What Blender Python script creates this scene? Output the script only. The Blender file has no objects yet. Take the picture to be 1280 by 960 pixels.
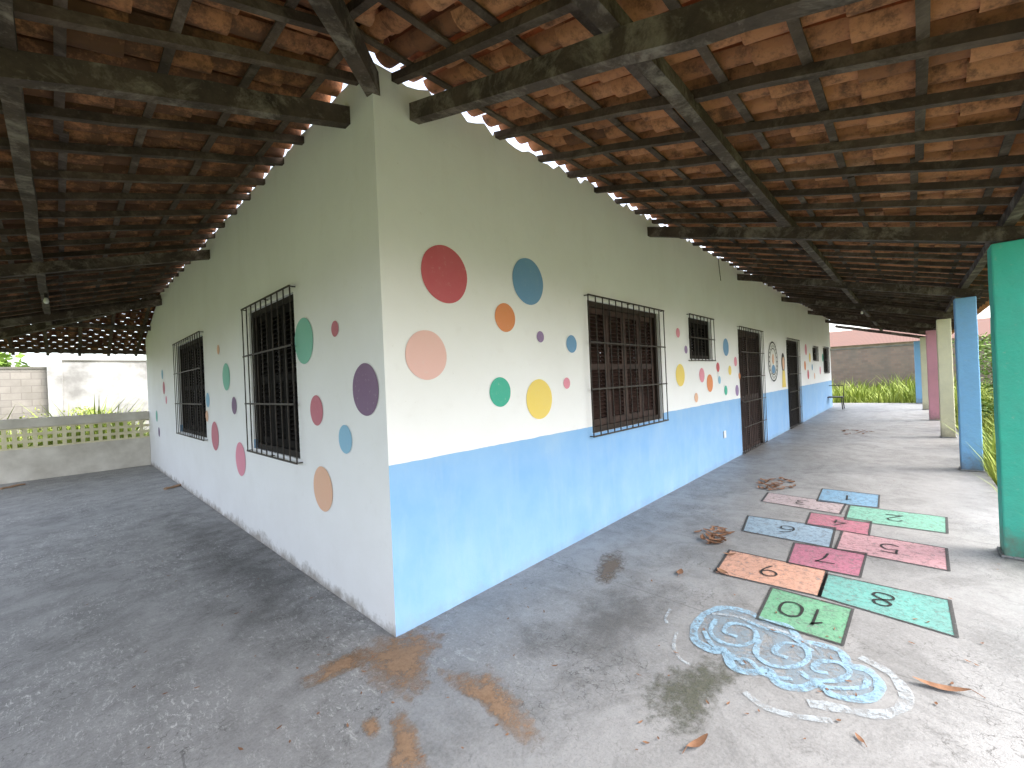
import bpy, math, random
from mathutils import Vector, Matrix, noise
random.seed(7)
R=math.radians
sc=bpy.context.scene
col=sc.collection
# ---------------------------------------------------------------- camera model
S_,C_=0.043,0.99907
FOC=531.0; CH=1.5
TH=R(43.3)
FW=Vector((math.cos(TH),math.sin(TH),0)); RT=Vector((math.sin(TH),-math.cos(TH),0)); UP=Vector((0,0,1))
CX,CY=1.331,2.298            # the corner of the building
def ray(px,py):
    dx,dy=px-640,py-480
    u=dx*C_-dy*S_; v=-(dx*S_+dy*C_)-2.5
    return FW*FOC+RT*u+UP*v
def at(px,py,ax,val):
    d=ray(px,py); o=Vector((0,0,CH)); t=(val-o[ax])/d[ax]
    return o+d*t, t
def fl(px,py,z=0.0): return at(px,py,2,z)[0]
cd=bpy.data.cameras.new('camera'); cam=bpy.data.objects.new('camera',cd); col.objects.link(cam)
cd.sensor_width=36; cd.lens=36*FOC/1280; cd.shift_y=-2.5/1280; cd.clip_end=500; cd.clip_start=0.02
cr=RT*C_-UP*S_; cu=RT*S_+UP*C_; cb=-FW
m=Matrix(((cr.x,cu.x,cb.x,0),(cr.y,cu.y,cb.y,0),(cr.z,cu.z,cb.z,CH),(0,0,0,1)))
cam.matrix_world=m; sc.camera=cam
# ---------------------------------------------------------------- object helpers
org={}
def tag(o,label=None,cat=None,group=None,kind=None):
    if label:o['label']=label
    if cat:o['category']=cat
    if group:o['group']=group
    if kind:o['kind']=kind
    return o
def empty(name,loc,label=None,cat=None,group=None):
    o=bpy.data.objects.new(name,None); col.objects.link(o); o.location=loc; o.empty_display_size=.1
    org[o.name]=Vector(loc); return tag(o,label,cat,group)
class MB:
    def __init__(s): s.v=[];s.f=[];s.t=[]
    def add(s,vs,fs,tone=0.5):
        b=len(s.v); s.v+= [Vector(v) for v in vs]; s.f+=[tuple(i+b for i in f) for f in fs]
        s.t+= tone if isinstance(tone,list) else [tone]*len(vs)
    def box(s,x0,x1,y0,y1,z0,z1,tone=.5):
        vs=[(x,y,z) for z in(z0,z1) for y in(y0,y1) for x in(x0,x1)]
        s.add(vs,[(0,2,3,1),(4,5,7,6),(0,1,5,4),(2,6,7,3),(0,4,6,2),(1,3,7,5)],tone)
    def bar(s,p,q,w,h,up=(0,0,1),tone=.5,seg=1,jit=0.0):
        p=Vector(p);q=Vector(q);d=(q-p);L=d.length;d.normalize();up=Vector(up)
        sd=d.cross(up)
        if sd.length<1e-4: sd=d.cross(Vector((1,0,0)))
        sd.normalize();u=sd.cross(d).normalized()
        vs=[];fs=[]
        for i in range(seg+1):
            c=p+d*(L*i/seg)+ (sd*random.uniform(-jit,jit)+u*random.uniform(-jit,jit))
            ww=w*(1+random.uniform(-jit,jit)*6); hh=h*(1+random.uniform(-jit,jit)*6)
            for a,b in((-1,-1),(1,-1),(1,1),(-1,1)): vs.append(c+sd*a*ww/2+u*b*hh/2)
        for i in range(seg):
            for k in range(4): a=i*4+k;b=i*4+(k+1)%4; fs.append((a,b,b+4,a+4))
        fs.append((3,2,1,0)); e=seg*4; fs.append((e,e+1,e+2,e+3))
        s.add(vs,fs,tone)
    def tube(s,pts,r,n=8,tone=.5):
        pts=[Vector(p) for p in pts]; vs=[];fs=[]
        for i,p in enumerate(pts):
            d=(pts[min(i+1,len(pts)-1)]-pts[max(i-1,0)]).normalized()
            a=d.cross(Vector((0,0,1)))
            if a.length<.05:a=d.cross(Vector((1,0,0)))
            a.normalize();b=d.cross(a)
            rr=r[i] if isinstance(r,(list,tuple)) else r
            for k in range(n):
                an=2*math.pi*k/n; vs.append(p+a*rr*math.cos(an)+b*rr*math.sin(an))
        for i in range(len(pts)-1):
            for k in range(n):
                a=i*n+k;b=i*n+(k+1)%n;fs.append((a,b,b+n,a+n))
        fs.append(tuple(range(n))[::-1]);fs.append(tuple(range((len(pts)-1)*n,len(pts)*n)))
        s.add(vs,fs,tone)
    def poly(s,vs,tone=.5): s.add(vs,[tuple(range(len(vs)))],tone)
    def disc(s,c,a,b,n=48,tone=.5,r0=0):
        c=Vector(c);a=Vector(a);b=Vector(b)
        o=[c+a*math.cos(2*math.pi*k/n)+b*math.sin(2*math.pi*k/n) for k in range(n)]
        if r0:
            i=[c+(p-c)*r0 for p in o]; s.add(o+i,[(k,(k+1)%n,n+(k+1)%n,n+k) for k in range(n)],tone)
        else: s.poly(o,tone)
    def build(s,name,mat,parent=None,smooth=False,bevel=0):
        xs=[v.x for v in s.v];ys=[v.y for v in s.v];zs=[v.z for v in s.v]
        o0=Vector(((min(xs)+max(xs))/2,(min(ys)+max(ys))/2,min(zs)))
        me=bpy.data.meshes.new(name); me.from_pydata([v-o0 for v in s.v],[],s.f); me.update()
        at_=me.attributes.new('tone','FLOAT','POINT'); at_.data.foreach_set('value',s.t)
        me.materials.append(mat)
        if smooth: me.polygons.foreach_set('use_smooth',[True]*len(me.polygons))
        o=bpy.data.objects.new(name,me); col.objects.link(o)
        if bevel:
            b=o.modifiers.new('bevel','BEVEL'); b.width=bevel; b.segments=2; b.limit_method='ANGLE'
        if parent: o.parent=parent; o.location=o0-org[parent.name]
        else: o.location=o0
        org[o.name]=o0
        return o
# ---------------------------------------------------------------- materials
def newmat(name):
    m=bpy.data.materials.new(name); m.use_nodes=True; nt=m.node_tree
    b=nt.nodes['Principled BSDF']; b.inputs['Specular IOR Level'].default_value=.25
    return m,nt,b
def N(nt,t,**k):
    n=nt.nodes.new(t)
    for a,v in k.items(): setattr(n,a,v)
    return n
def L(nt,a,b): nt.links.new(a,b)
def pos(nt): return N(nt,'ShaderNodeNewGeometry').outputs['Position']
def nz(nt,scale,detail=4,rough=.6,vec=None,dist=0):
    n=N(nt,'ShaderNodeTexNoise'); n.inputs['Scale'].default_value=scale; n.inputs['Detail'].default_value=min(detail,5)
    n.inputs['Roughness'].default_value=rough; n.inputs['Distortion'].default_value=dist
    L(nt,vec if vec is not None else pos(nt),n.inputs['Vector']); return n.outputs['Fac']
def ramp(nt,fac,stops):
    n=N(nt,'ShaderNodeValToRGB'); e=n.color_ramp.elements
    for i,(p,c) in enumerate(stops):
        if i>1:e.new(p)
        e[i].position=p; e[i].color=(c[0],c[1],c[2],1) if not isinstance(c,(int,float)) else (c,c,c,1)
    L(nt,fac,n.inputs[0]); return n.outputs[0]
def mix(nt,f,a,b,mode='MIX'):
    n=N(nt,'ShaderNodeMix',data_type='RGBA',blend_type=mode)
    for s,v in((n.inputs[0],f),(n.inputs[6],a),(n.inputs[7],b)):
        if hasattr(v,'links'): L(nt,v,s)
        elif isinstance(v,(int,float)): s.default_value=v
        else: s.default_value=(v[0],v[1],v[2],1)
    return n.outputs[2]
def mth(nt,op,a,b=None,c=None):
    n=N(nt,'ShaderNodeMath',operation=op)
    for i,v in enumerate((a,b,c)):
        if v is None: continue
        if hasattr(v,'links'):L(nt,v,n.inputs[i])
        else:n.inputs[i].default_value=v
    return n.outputs[0]
def bump(nt,b,h,st=.3,d=.01):
    n=N(nt,'ShaderNodeBump'); n.inputs['Strength'].default_value=st; n.inputs['Distance'].default_value=d
    L(nt,h,n.inputs['Height']); L(nt,n.outputs[0],b.inputs['Normal'])
def stretch(nt,s):
    n=N(nt,'ShaderNodeMapping'); n.inputs['Scale'].default_value=s; L(nt,pos(nt),n.inputs[0]); return n.outputs[0]
def simple(name,c1,c2,scale=6,rough=.85,bst=.2,bsc=60,spec=.25):
    m,nt,b=newmat(name)
    c=mix(nt,ramp(nt,nz(nt,scale),[(.35,0),(.65,1)]),c1,c2); L(nt,c,b.inputs['Base Color'])
    b.inputs['Roughness'].default_value=rough; b.inputs['Specular IOR Level'].default_value=spec
    if bst: bump(nt,b,nz(nt,bsc,2),bst,.005)
    return m
def sep(nt,v):
    n=N(nt,'ShaderNodeSeparateXYZ'); L(nt,v,n.inputs[0]); return n.outputs
def wallmat():
    m,nt,b=newmat('painted_plaster')
    p=sep(nt,pos(nt)); g=N(nt,'ShaderNodeNewGeometry'); nn=sep(nt,g.outputs['True Normal'])
    white=mix(nt,ramp(nt,nz(nt,1.1,5),[(.3,0),(.7,1)]),(.86,.87,.89),(.81,.815,.825))
    white=mix(nt,mth(nt,'MULTIPLY',ramp(nt,nz(nt,7,5,.7),[(.58,0),(.78,1)]),.10),white,(.5,.47,.42))
    white=mix(nt,mth(nt,'MULTIPLY',ramp(nt,nz(nt,38,3,.8),[(.70,0),(.74,1)]),.3),white,(.45,.42,.38))
    st=nz(nt,1,5,.65,stretch(nt,(5,5,.8)))
    top=ramp(nt,mth(nt,'DIVIDE',p[2],3.6),[(.6,0),(1,1)])
    white=mix(nt,mth(nt,'MULTIPLY',mth(nt,'MULTIPLY',ramp(nt,st,[(.5,0),(.8,1)]),top),.12),white,(.42,.38,.33))
    blue=mix(nt,ramp(nt,nz(nt,2.2,5),[(.35,0),(.7,1)]),(.225,.44,.74),(.29,.50,.76))
    blue=mix(nt,mth(nt,'MULTIPLY',ramp(nt,nz(nt,1,5,.7,stretch(nt,(5,5,1.2))),[(.48,0),(.8,1)]),.42),blue,(.41,.56,.72))
    blue=mix(nt,mth(nt,'MULTIPLY',ramp(nt,nz(nt,26,4,.8),[(.66,0),(.72,1)]),.3),blue,(.16,.30,.5))
    z=mth(nt,'ADD',p[2],mth(nt,'MULTIPLY',mth(nt,'SUBTRACT',nz(nt,5,3),.5),.018))
    isb=mth(nt,'MULTIPLY',mth(nt,'LESS_THAN',z,1.03),mth(nt,'GREATER_THAN',mth(nt,'ABSOLUTE',nn[1]),.5))
    c=mix(nt,isb,white,blue)
    zb=mth(nt,'ADD',p[2],mth(nt,'MULTIPLY',mth(nt,'SUBTRACT',nz(nt,5,5,.75),.5),.35))
    dirt=ramp(nt,zb,[(0.0,1),(.09,0)])
    notb=mth(nt,'SUBTRACT',1,mth(nt,'MULTIPLY',isb,.72))
    c=mix(nt,mth(nt,'MULTIPLY',mth(nt,'MULTIPLY',dirt,notb),.8),c,(.19,.16,.13))
    wide=ramp(nt,mth(nt,'ADD',p[2],mth(nt,'MULTIPLY',nz(nt,2,5,.7),.7)),[(.3,1),(1,0)])
    c=mix(nt,mth(nt,'MULTIPLY',mth(nt,'MULTIPLY',wide,notb),.22),c,(.47,.43,.38))
    L(nt,c,b.inputs['Base Color']); b.inputs['Roughness'].default_value=.65
    h=mth(nt,'ADD',nz(nt,3,3),mth(nt,'MULTIPLY',nz(nt,90,2),.12)); bump(nt,b,h,.3,.02)
    return m
M_wall=wallmat()
def woodmat(name,a,b_,c3,lich=.6):
    m,nt,b=newmat(name)
    c=mix(nt,ramp(nt,nz(nt,3,5,.75),[(.35,0),(.7,1)]),a,b_)
    t=N(nt,'ShaderNodeAttribute'); t.attribute_name='tone'
    c=mix(nt,mth(nt,'MULTIPLY',ramp(nt,nz(nt,4.5,5,.75,dist=.4),[(.49,0),(.66,1)]),lich),c,c3)
    c=mix(nt,mth(nt,'MULTIPLY',ramp(nt,nz(nt,30,3,.8),[(.6,0),(.72,1)]),.25),c,c3)
    c=mix(nt,1,c,ramp(nt,t.outputs['Fac'],[(0,.55),(1,1.0)]),'MULTIPLY')
    L(nt,c,b.inputs['Base Color']); b.inputs['Roughness'].default_value=.9
    bump(nt,b,nz(nt,25,4),.6,.012); return m
M_wood=woodmat('weathered_rafter_wood',(.055,.040,.031),(.13,.092,.07),(.25,.20,.16),.5)
M_beam=woodmat('old_beam_wood',(.040,.030,.025),(.10,.073,.057),(.29,.25,.21),.6)
def tilemat():
    m,nt,b=newmat('clay_roof_tile')
    t=N(nt,'ShaderNodeAttribute'); t.attribute_name='tone'
    c=ramp(nt,t.outputs['Fac'],[(0,(.12,.058,.036)),(.35,(.27,.12,.062)),(.7,(.44,.20,.10)),(1,(.52,.29,.18))])
    p=sep(nt,pos(nt))
    left=ramp(nt,mth(nt,'DIVIDE',mth(nt,'SUBTRACT',p[1],p[0]),3.0),[(.2,0),(.9,1)])  # tiles darken towards the left porch, its shade put into the colour
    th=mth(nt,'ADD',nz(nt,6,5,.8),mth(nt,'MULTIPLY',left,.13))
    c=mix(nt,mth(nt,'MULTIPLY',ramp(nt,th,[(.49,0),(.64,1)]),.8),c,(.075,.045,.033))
    c=mix(nt,mth(nt,'MULTIPLY',ramp(nt,nz(nt,26,4,.8),[(.50,0),(.72,1)]),.55),c,(.12,.07,.05))
    L(nt,c,b.inputs['Base Color']); b.inputs['Roughness'].default_value=1; b.inputs['Specular IOR Level'].default_value=.08
    bump(nt,b,nz(nt,40,3),.4,.008); return m
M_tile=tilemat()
def floormat():
    m,nt,b=newmat('worn_concrete')
    n1=nz(nt,.7,4,.6); n2=nz(nt,4,5,.75,dist=.4); n3=nz(nt,60,4,.75)
    c=mix(nt,ramp(nt,n1,[(.34,0),(.66,1)]),(.235,.235,.235),(.315,.315,.315))
    c=mix(nt,ramp(nt,n2,[(.42,.0),(.72,.70)]),c,(.15,.15,.149))
    c=mix(nt,mth(nt,'MULTIPLY',ramp(nt,nz(nt,1.9,5,.74,dist=.9),[(.5,0),(.64,1)]),.5),c,(.105,.105,.103))
    c=mix(nt,mth(nt,'MULTIPLY',ramp(nt,nz(nt,9,5,.85,dist=.6),[(.58,0),(.66,1)]),.5),c,(.095,.094,.09))
    c=mix(nt,mth(nt,'MULTIPLY',ramp(nt,n3,[(.35,0),(.75,1)]),.36),c,(.47,.47,.465))
    c=mix(nt,mth(nt,'MULTIPLY',ramp(nt,nz(nt,110,3,.8),[(.54,0),(.66,1)]),.45),c,(.12,.12,.117))
    p=sep(nt,pos(nt))
    leftm=ramp(nt,mth(nt,'DIVIDE',mth(nt,'ADD',mth(nt,'SUBTRACT',p[1],p[0]),1),6),[(0.05,0.12),(.4,1)])
    reg=ramp(nt,nz(nt,1.1,3),[(.42,.15),(.58,1)])
    fl_=mth(nt,'MULTIPLY',mth(nt,'MULTIPLY',ramp(nt,nz(nt,1,5,.95,stretch(nt,(34,14,1)),dist=.5),[(.55,0),(.60,1)]),leftm),reg)
    c=mix(nt,mth(nt,'MULTIPLY',fl_,.8),c,(.62,.62,.61))
    v=N(nt,'ShaderNodeTexVoronoi',feature='DISTANCE_TO_EDGE'); v.inputs['Scale'].default_value=9
    w=N(nt,'ShaderNodeVectorMath',operation='ADD'); nn=N(nt,'ShaderNodeTexNoise'); nn.inputs['Scale'].default_value=3; nn.inputs['Detail'].default_value=5
    L(nt,pos(nt),nn.inputs['Vector']); L(nt,pos(nt),w.inputs[0]); L(nt,nn.outputs['Color'],w.inputs[1]); L(nt,w.outputs[0],v.inputs['Vector'])
    sc_=mth(nt,'MULTIPLY',ramp(nt,v.outputs['Distance'],[(0,1),(.04,0)]),ramp(nt,nz(nt,1.2,3),[(.48,0),(.58,1)]))
    c=mix(nt,mth(nt,'MULTIPLY',mth(nt,'MULTIPLY',sc_,ramp(nt,nz(nt,25,4),[(.42,0),(.55,1)])),.8),c,(.06,.058,.054))
    fr=mth(nt,'ABSOLUTE',mth(nt,'SUBTRACT',mth(nt,'FRACT',mth(nt,'DIVIDE',mth(nt,'ADD',mth(nt,'ADD',p[0],.9),mth(nt,'MULTIPLY',nz(nt,3,4),.05)),2.45)),.5))
    j=mth(nt,'MULTIPLY',mth(nt,'LESS_THAN',fr,.0018),mth(nt,'LESS_THAN',p[1],2.3))
    c=mix(nt,mth(nt,'MULTIPLY',j,.5),c,(.09,.09,.088))
    L(nt,c,b.inputs['Base Color'])
    L(nt,ramp(nt,n2,[(.3,.36),(.7,.62)]),b.inputs['Roughness']); b.inputs['Specular IOR Level'].default_value=.45
    h=mth(nt,'ADD',mth(nt,'MULTIPLY',n2,.6),mth(nt,'MULTIPLY',n3,.3)); bump(nt,b,h,.55,.012)
    return m
M_floor=floormat()
def paint(name,c,alpha_scale=9,thr=(.60,.72),worn=.75,dirt=.35,base=0.0):
    """worn paint on concrete or plaster: patches of the ground show through"""
    m,nt,b=newmat(name)
    cc=mix(nt,mth(nt,'MULTIPLY',ramp(nt,nz(nt,6,5,.75),[(.35,0),(.7,1)]),dirt),c,[x*.55+.06 for x in c])
    cc=mix(nt,mth(nt,'MULTIPLY',ramp(nt,nz(nt,60,3,.7),[(.4,0),(.75,1)]),dirt*.6),cc,[min(1,x*.7+.2) for x in c])
    L(nt,cc,b.inputs['Base Color']); b.inputs['Roughness'].default_value=.75
    tr=N(nt,'ShaderNodeBsdfTransparent'); mx=N(nt,'ShaderNodeMixShader')
    f=mth(nt,'MAXIMUM',mth(nt,'MULTIPLY',ramp(nt,nz(nt,alpha_scale,5,.85,dist=.4),[(thr[0],0),(thr[1],1)]),worn),base)
    L(nt,f,mx.inputs[0]); L(nt,b.outputs[0],mx.inputs[1]); L(nt,tr.outputs[0],mx.inputs[2])
    L(nt,mx.outputs[0],nt.nodes['Material Output'].inputs[0]); return m
def opaque(name,c,dirt=.15):
    m,nt,b=newmat(name)
    cc=mix(nt,mth(nt,'MULTIPLY',ramp(nt,nz(nt,4,4,.7),[(.3,0),(.7,1)]),dirt),c,[min(1,x*.75+.2) for x in c])
    cc=mix(nt,mth(nt,'MULTIPLY',ramp(nt,nz(nt,30,4,.8),[(.6,0),(.72,1)]),.25),cc,(.7,.68,.64))
    L(nt,cc,b.inputs['Base Color']); b.inputs['Roughness'].default_value=.7; bump(nt,b,nz(nt,90,2),.15,.005); return m
def patch(name,c1,c2,nscale=9,soft=.16,amount=1.0,amp=1.9):
    m,nt,b=newmat(name)
    L(nt,mix(nt,ramp(nt,nz(nt,40,5,.8),[(.35,0),(.68,1)]),c1,c2),b.inputs['Base Color']); b.inputs['Roughness'].default_value=.95
    bump(nt,b,nz(nt,120,3),.8,.006)
    t=N(nt,'ShaderNodeAttribute'); t.attribute_name='tone'
    e=mth(nt,'ADD',t.outputs['Fac'],mth(nt,'MULTIPLY',mth(nt,'SUBTRACT',nz(nt,nscale,5,.85),.5),amp))
    e=mth(nt,'MULTIPLY',e,ramp(nt,t.outputs['Fac'],[(0,0),(.25,1)]))
    a=mth(nt,'MULTIPLY',ramp(nt,e,[(.2,0),(.2+soft,1)]),amount)
    tr=N(nt,'ShaderNodeBsdfTransparent'); mx=N(nt,'ShaderNodeMixShader')
    L(nt,a,mx.inputs[0]); L(nt,tr.outputs[0],mx.inputs[1]); L(nt,b.outputs[0],mx.inputs[2])
    L(nt,mx.outputs[0],nt.nodes['Material Output'].inputs[0]); return m
M_iron=simple('black_iron',(.015,.013,.012),(.045,.034,.028),20,.55,.2,80,.4)
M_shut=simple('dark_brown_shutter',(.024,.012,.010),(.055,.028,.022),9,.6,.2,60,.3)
M_shutd=simple('shade_darkened_shutter',(.004,.0035,.0035),(.010,.008,.0075),9,.8,.2,60,.12)  # near-black shutter copy, the dark of the room put into its colour
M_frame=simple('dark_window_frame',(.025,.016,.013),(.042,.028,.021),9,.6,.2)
M_framed=simple('shade_darkened_frame',(.010,.008,.007),(.018,.014,.012),9,.7,.2)  # darker frame copy, same indoor shade put into its colour
M_int=simple('interior_plaster',(.12,.11,.1),(.15,.14,.12),3,.9,0)
M_low=simple('dirty_cream_render',(.66,.63,.56),(.48,.45,.39),2.5,.9,.3,40)
M_lat=simple('cobogo_block',(.72,.67,.47),(.58,.53,.35),8,.9,.3,60)
M_metal=simple('galvanised_metal',(.3,.3,.29),(.16,.13,.1),10,.5,.1)
M_glassw=simple('white_bulb_glass',(.85,.85,.82),(.78,.78,.75),4,.25,0,60,.5)
M_leafdry=simple('dry_leaf',(.18,.09,.05),(.31,.17,.10),14,.8,.2)
# ---------------------------------------------------------------- setting
def groundmat():
    m,nt,b=newmat('grassy_earth')
    c=mix(nt,ramp(nt,nz(nt,.8,5,.7),[(.4,0),(.6,1)]),(.12,.17,.04),(.22,.20,.11))
    c=mix(nt,mth(nt,'MULTIPLY',nz(nt,20,4,.8),.6),c,(.07,.10,.025)); L(nt,c,b.inputs['Base Color']); b.inputs['Roughness'].default_value=.95
    bump(nt,b,nz(nt,8,4),.6,.05); return m
g=MB(); g.poly([(-200,-200,-.12),(200,-200,-.12),(200,200,-.12),(-200,200,-.12)]); g.build('ground',groundmat()); bpy.data.objects['ground']['kind']='structure'
g=MB(); g.box(-2.2,22.9,-.70,12.75,-.13,0); o=g.build('porch_floor',M_floor,bevel=.01); o['kind']='structure'
# ---------------------------------------------------------------- building
B=empty('school_building',(CX,CY,0),'white and blue single storey building with polka dots, barred windows and clay tiles','building')
SL=.28; H0=3.40
def zr(d): return H0-SL*d
def wall(name,axis,c,sgn,s0,s1,openings,topf,brk=()):
    T=.16
    ss=sorted(set([s0,s1]+[v for o in openings for v in o[:2]]+[b for b in brk if s0<b<s1]))
    zs=sorted(set([0]+[v for o in openings for v in o[2:]]))
    nrow=len(zs); tops={s:topf(s) for s in ss}
    def solid(i,j):
        if i<0 or i>=len(ss)-1 or j<0 or j>=nrow: return False
        a=(ss[i]+ss[i+1])/2; zz=(zs[j]+(zs[j+1] if j+1<nrow else zs[j]+.1))/2
        return not any(o[0]<a<o[1] and o[2]<zz<o[3] for o in openings)
    mb=MB()
    def P(s,z,dep): return (s,c+dep,z) if axis==0 else (c+dep,s,z)
    for i in range(len(ss)-1):
        for j in range(nrow):
            if not solid(i,j): continue
            a,b=ss[i],ss[i+1]; z0=zs[j]; za=zs[j+1] if j+1<nrow else tops[a]; zb=zs[j+1] if j+1<nrow else tops[b]
            vs=[P(a,z0,0),P(b,z0,0),P(b,zb,0),P(a,za,0),P(a,z0,T),P(b,z0,T),P(b,zb,T),P(a,za,T)]
            fs=[(0,1,2,3),(5,4,7,6)]
            if not solid(i-1,j): fs.append((4,0,3,7))
            if not solid(i+1,j): fs.append((1,5,6,2))
            if not solid(i,j-1) : fs.append((4,5,1,0))
            if not solid(i,j+1): fs.append((3,2,6,7))
            mb.add(vs,fs)
    return mb.build(name,M_wall,B)
def topR(s): return 3.432+random.choice((-.025,-.01,0,.01,.035,.045))
def topL(s): return (3.474+random.uniform(-.022,.012)) if s<=10.2 else zr(s-10.2)+.055
RW=[(3.56,5.17,.96,2.28),(6.15,7.05,1.72,2.32),(8.5,10.1,0,2.30),(12.6,14.1,0,2.28),(16.5,17.3,1.78,2.2),(18.7,19.8,1.35,2.25)]
LW=[(3.68,4.90,.94,2.32),(6.95,8.80,.92,2.32)]
wr=wall('wall',0,CY,1,CX+.16,20.6,RW,topR,[CX+.16+.085*k for k in range(1,226)])
wl=wall('wall',1,CX,1,CY,12.5,LW,topL,[10.2]+[CY+.11*k for k in range(1,71)])
wr['label']='long wall painted white above and blue below'; wl['label']='all white wall with coloured dots'
g=MB(); g.box(CX+.2,20.4,CY+.2,12.3,3.0,3.06); g.build('ceiling',M_int,B)  # unseen ceiling slab, added to keep daylight out of the rooms
g=MB(); g.box(20.44,20.6,CY+.16,12.5,0,3.4); g.build('wall',M_wall,B)
g=MB(); g.box(CX+.16,20.44,12.34,12.5,0,2.75); g.build('wall',M_wall,B)
def opening(axis,a,b,z0,z1,kind,name,lab,p=.10,mull=None,nb=None,mat=None):
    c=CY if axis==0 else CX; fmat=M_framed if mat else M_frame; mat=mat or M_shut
    def P(s,e,z): return Vector((s,c-e,z)) if axis==0 else Vector((c-e,s,z))
    def bx(mb,s0,s1,e0,e1,za,zb,t=.5):
        q0=P(s0,e0,za);q1=P(s1,e1,zb)
        mb.box(min(q0.x,q1.x),max(q0.x,q1.x),min(q0.y,q1.y),max(q0.y,q1.y),za,zb,t)
    f=MB(); w=.055
    bx(f,a,a+w,-.13,-.03,z0,z1);bx(f,b-w,b,-.13,-.03,z0,z1);bx(f,a+w,b-w,-.13,-.03,z1-w,z1)
    if kind=='window': bx(f,a+w,b-w,-.13,-.02,z0,z0+w)
    fr=f.build(name,fmat,B); fr['label']=lab
    n=mull or 2; wd=(b-a-2*w)/n
    for k in range(n):
        s0=a+w+k*wd+.004; s1=s0+wd-.008; zb=z0+(w if kind=='window' else .01); zt=z1-w
        lf=MB(); st=.05
        bx(lf,s0,s0+st,-.10,-.06,zb,zt);bx(lf,s1-st,s1,-.10,-.06,zb,zt)
        bx(lf,s0+st,s1-st,-.10,-.06,zb,zb+.07);bx(lf,s0+st,s1-st,-.10,-.06,zt-.06,zt)
        if kind=='door': bx(lf,s0+st,s1-st,-.10,-.06,.95,1.05)
        elif zt-zb>1: bx(lf,s0+st,s1-st,-.10,-.06,(zb+zt)/2-.03,(zb+zt)/2+.03)
        z=zb+.10
        while z<zt-.07:
            q0=P(s0+st,-.08,z);q1=P(s1-st,-.08,z)
            dirn=(P(0,1,0)-P(0,0,0)); lf.bar(q0,q1,.05,.007,up=(dirn*.65+Vector((0,0,.75))))
            z+=.042
        bx(lf,s0+st,s1-st,-.115,-.11,zb,zt)
        lf.build('shutter' if kind=='window' else 'door_leaf',mat,fr)
    gr=MB(); r=.0045
    gp=p; o_=.05 if kind=='window' else .03
    A,Bb=a-o_,b+o_; Z0=z0-(.03 if kind=='window' else -.02); Z1=z1+.04
    nbars=nb or max(5,round((Bb-A)/.12))
    for k in range(nbars+1):
        s=A+(Bb-A)*k/nbars
        bx(gr,s-r,s+r,gp-r,gp+r,Z0,Z1)
    for s in(A,(A+Bb)/2,Bb):
        for z in(Z0+.01,Z1-.01): bx(gr,s-.004,s+.004,-.01,gp-.008,z-.004,z+.004)
    nh=max(2,round((Z1-Z0)/.45))
    for k in range(nh+1):
        z=Z0+.009+(Z1-Z0-.018)*k/nh
        bx(gr,A-.005,Bb+.005,gp+r+.001,gp+r+.005,z-.008,z+.008)
    gr.build('grille',M_iron,fr)
    return fr
opening(0,*RW[0],'window','window','large window with brown louvred shutters behind a black grille',.045,4,13)
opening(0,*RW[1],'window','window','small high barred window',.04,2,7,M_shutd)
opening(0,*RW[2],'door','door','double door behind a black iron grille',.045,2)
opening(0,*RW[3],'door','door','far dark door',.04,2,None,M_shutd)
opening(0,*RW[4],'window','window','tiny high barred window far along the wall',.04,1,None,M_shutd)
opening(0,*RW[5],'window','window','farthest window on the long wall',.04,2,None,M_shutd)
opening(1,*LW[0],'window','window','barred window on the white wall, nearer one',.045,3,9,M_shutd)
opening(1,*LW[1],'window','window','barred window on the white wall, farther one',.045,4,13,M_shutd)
# painted dots
COL={'red':(.58,.12,.15),'blue':(.16,.33,.55),'orange':(.74,.28,.12),'purple':(.29,.20,.38),'green':(.06,.43,.31),'yellow':(.82,.63,.16),
 'pink':(.74,.29,.38),'salmon':(.79,.50,.46),'peach':(.75,.46,.32),'sky':(.27,.50,.68),'plum':(.22,.14,.24),'mint':(.22,.52,.42),'rose':(.54,.19,.24)}
MD={k:opaque('dot_paint_'+k,v) for k,v in COL.items()}
dR=[('red',556,343,36),('salmon',533,444,31),('blue',660,352,29),('orange',631,397,18),('purple',675,421,7),('blue',714,430,11),('green',625,490,18.5),
 ('yellow',674,499,25),('pink',708,479,7),('pink',847,416,6),('yellow',850,469,14),('purple',857,437,5),('pink',877,469,9),('peach',870,497,6),('orange',887,479,11),
 ('blue',907,434,11),('green',907,488,6),('yellow',912,463,6),('red',897,459,6),('sky',899,475,5),('pink',919,452,6),('purple',921,488,7),('orange',924,470,4),
 ('pink',1007,437,7),('yellow',1012,447,6),('orange',1006,457,6),('blue',1015,459,4),('red',1010,468,6),('green',1028,447,5),('pink',1025,463,5),('peach',1018,470,4)]
nice={'sky':'light blue','plum':'dark purple','mint':'mint green','rose':'dusty red'}
def dots(lst,ax,par,cval):
    for nm,x,y,r in lst:
        p,t=at(x,y,ax,cval); rr=r*t; g=MB(); pts=[]
        for k in range(48):
            a=2*math.pi*k/48; q=rr*(1+.018*noise.noise(Vector((math.cos(a)*1.5+x,math.sin(a)*1.5,y))))
            pts.append(Vector((p.x+q*math.cos(a),cval-.004,p.z+q*math.sin(a))) if ax==1 else Vector((cval-.004,p.y+q*math.cos(a),p.z+q*math.sin(a))))
        g.poly(pts); o=g.build('painted_dot',MD[nm],par); o['label']=nice.get(nm,nm)+' painted dot'
dots(dR,1,wr,CY)
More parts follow.
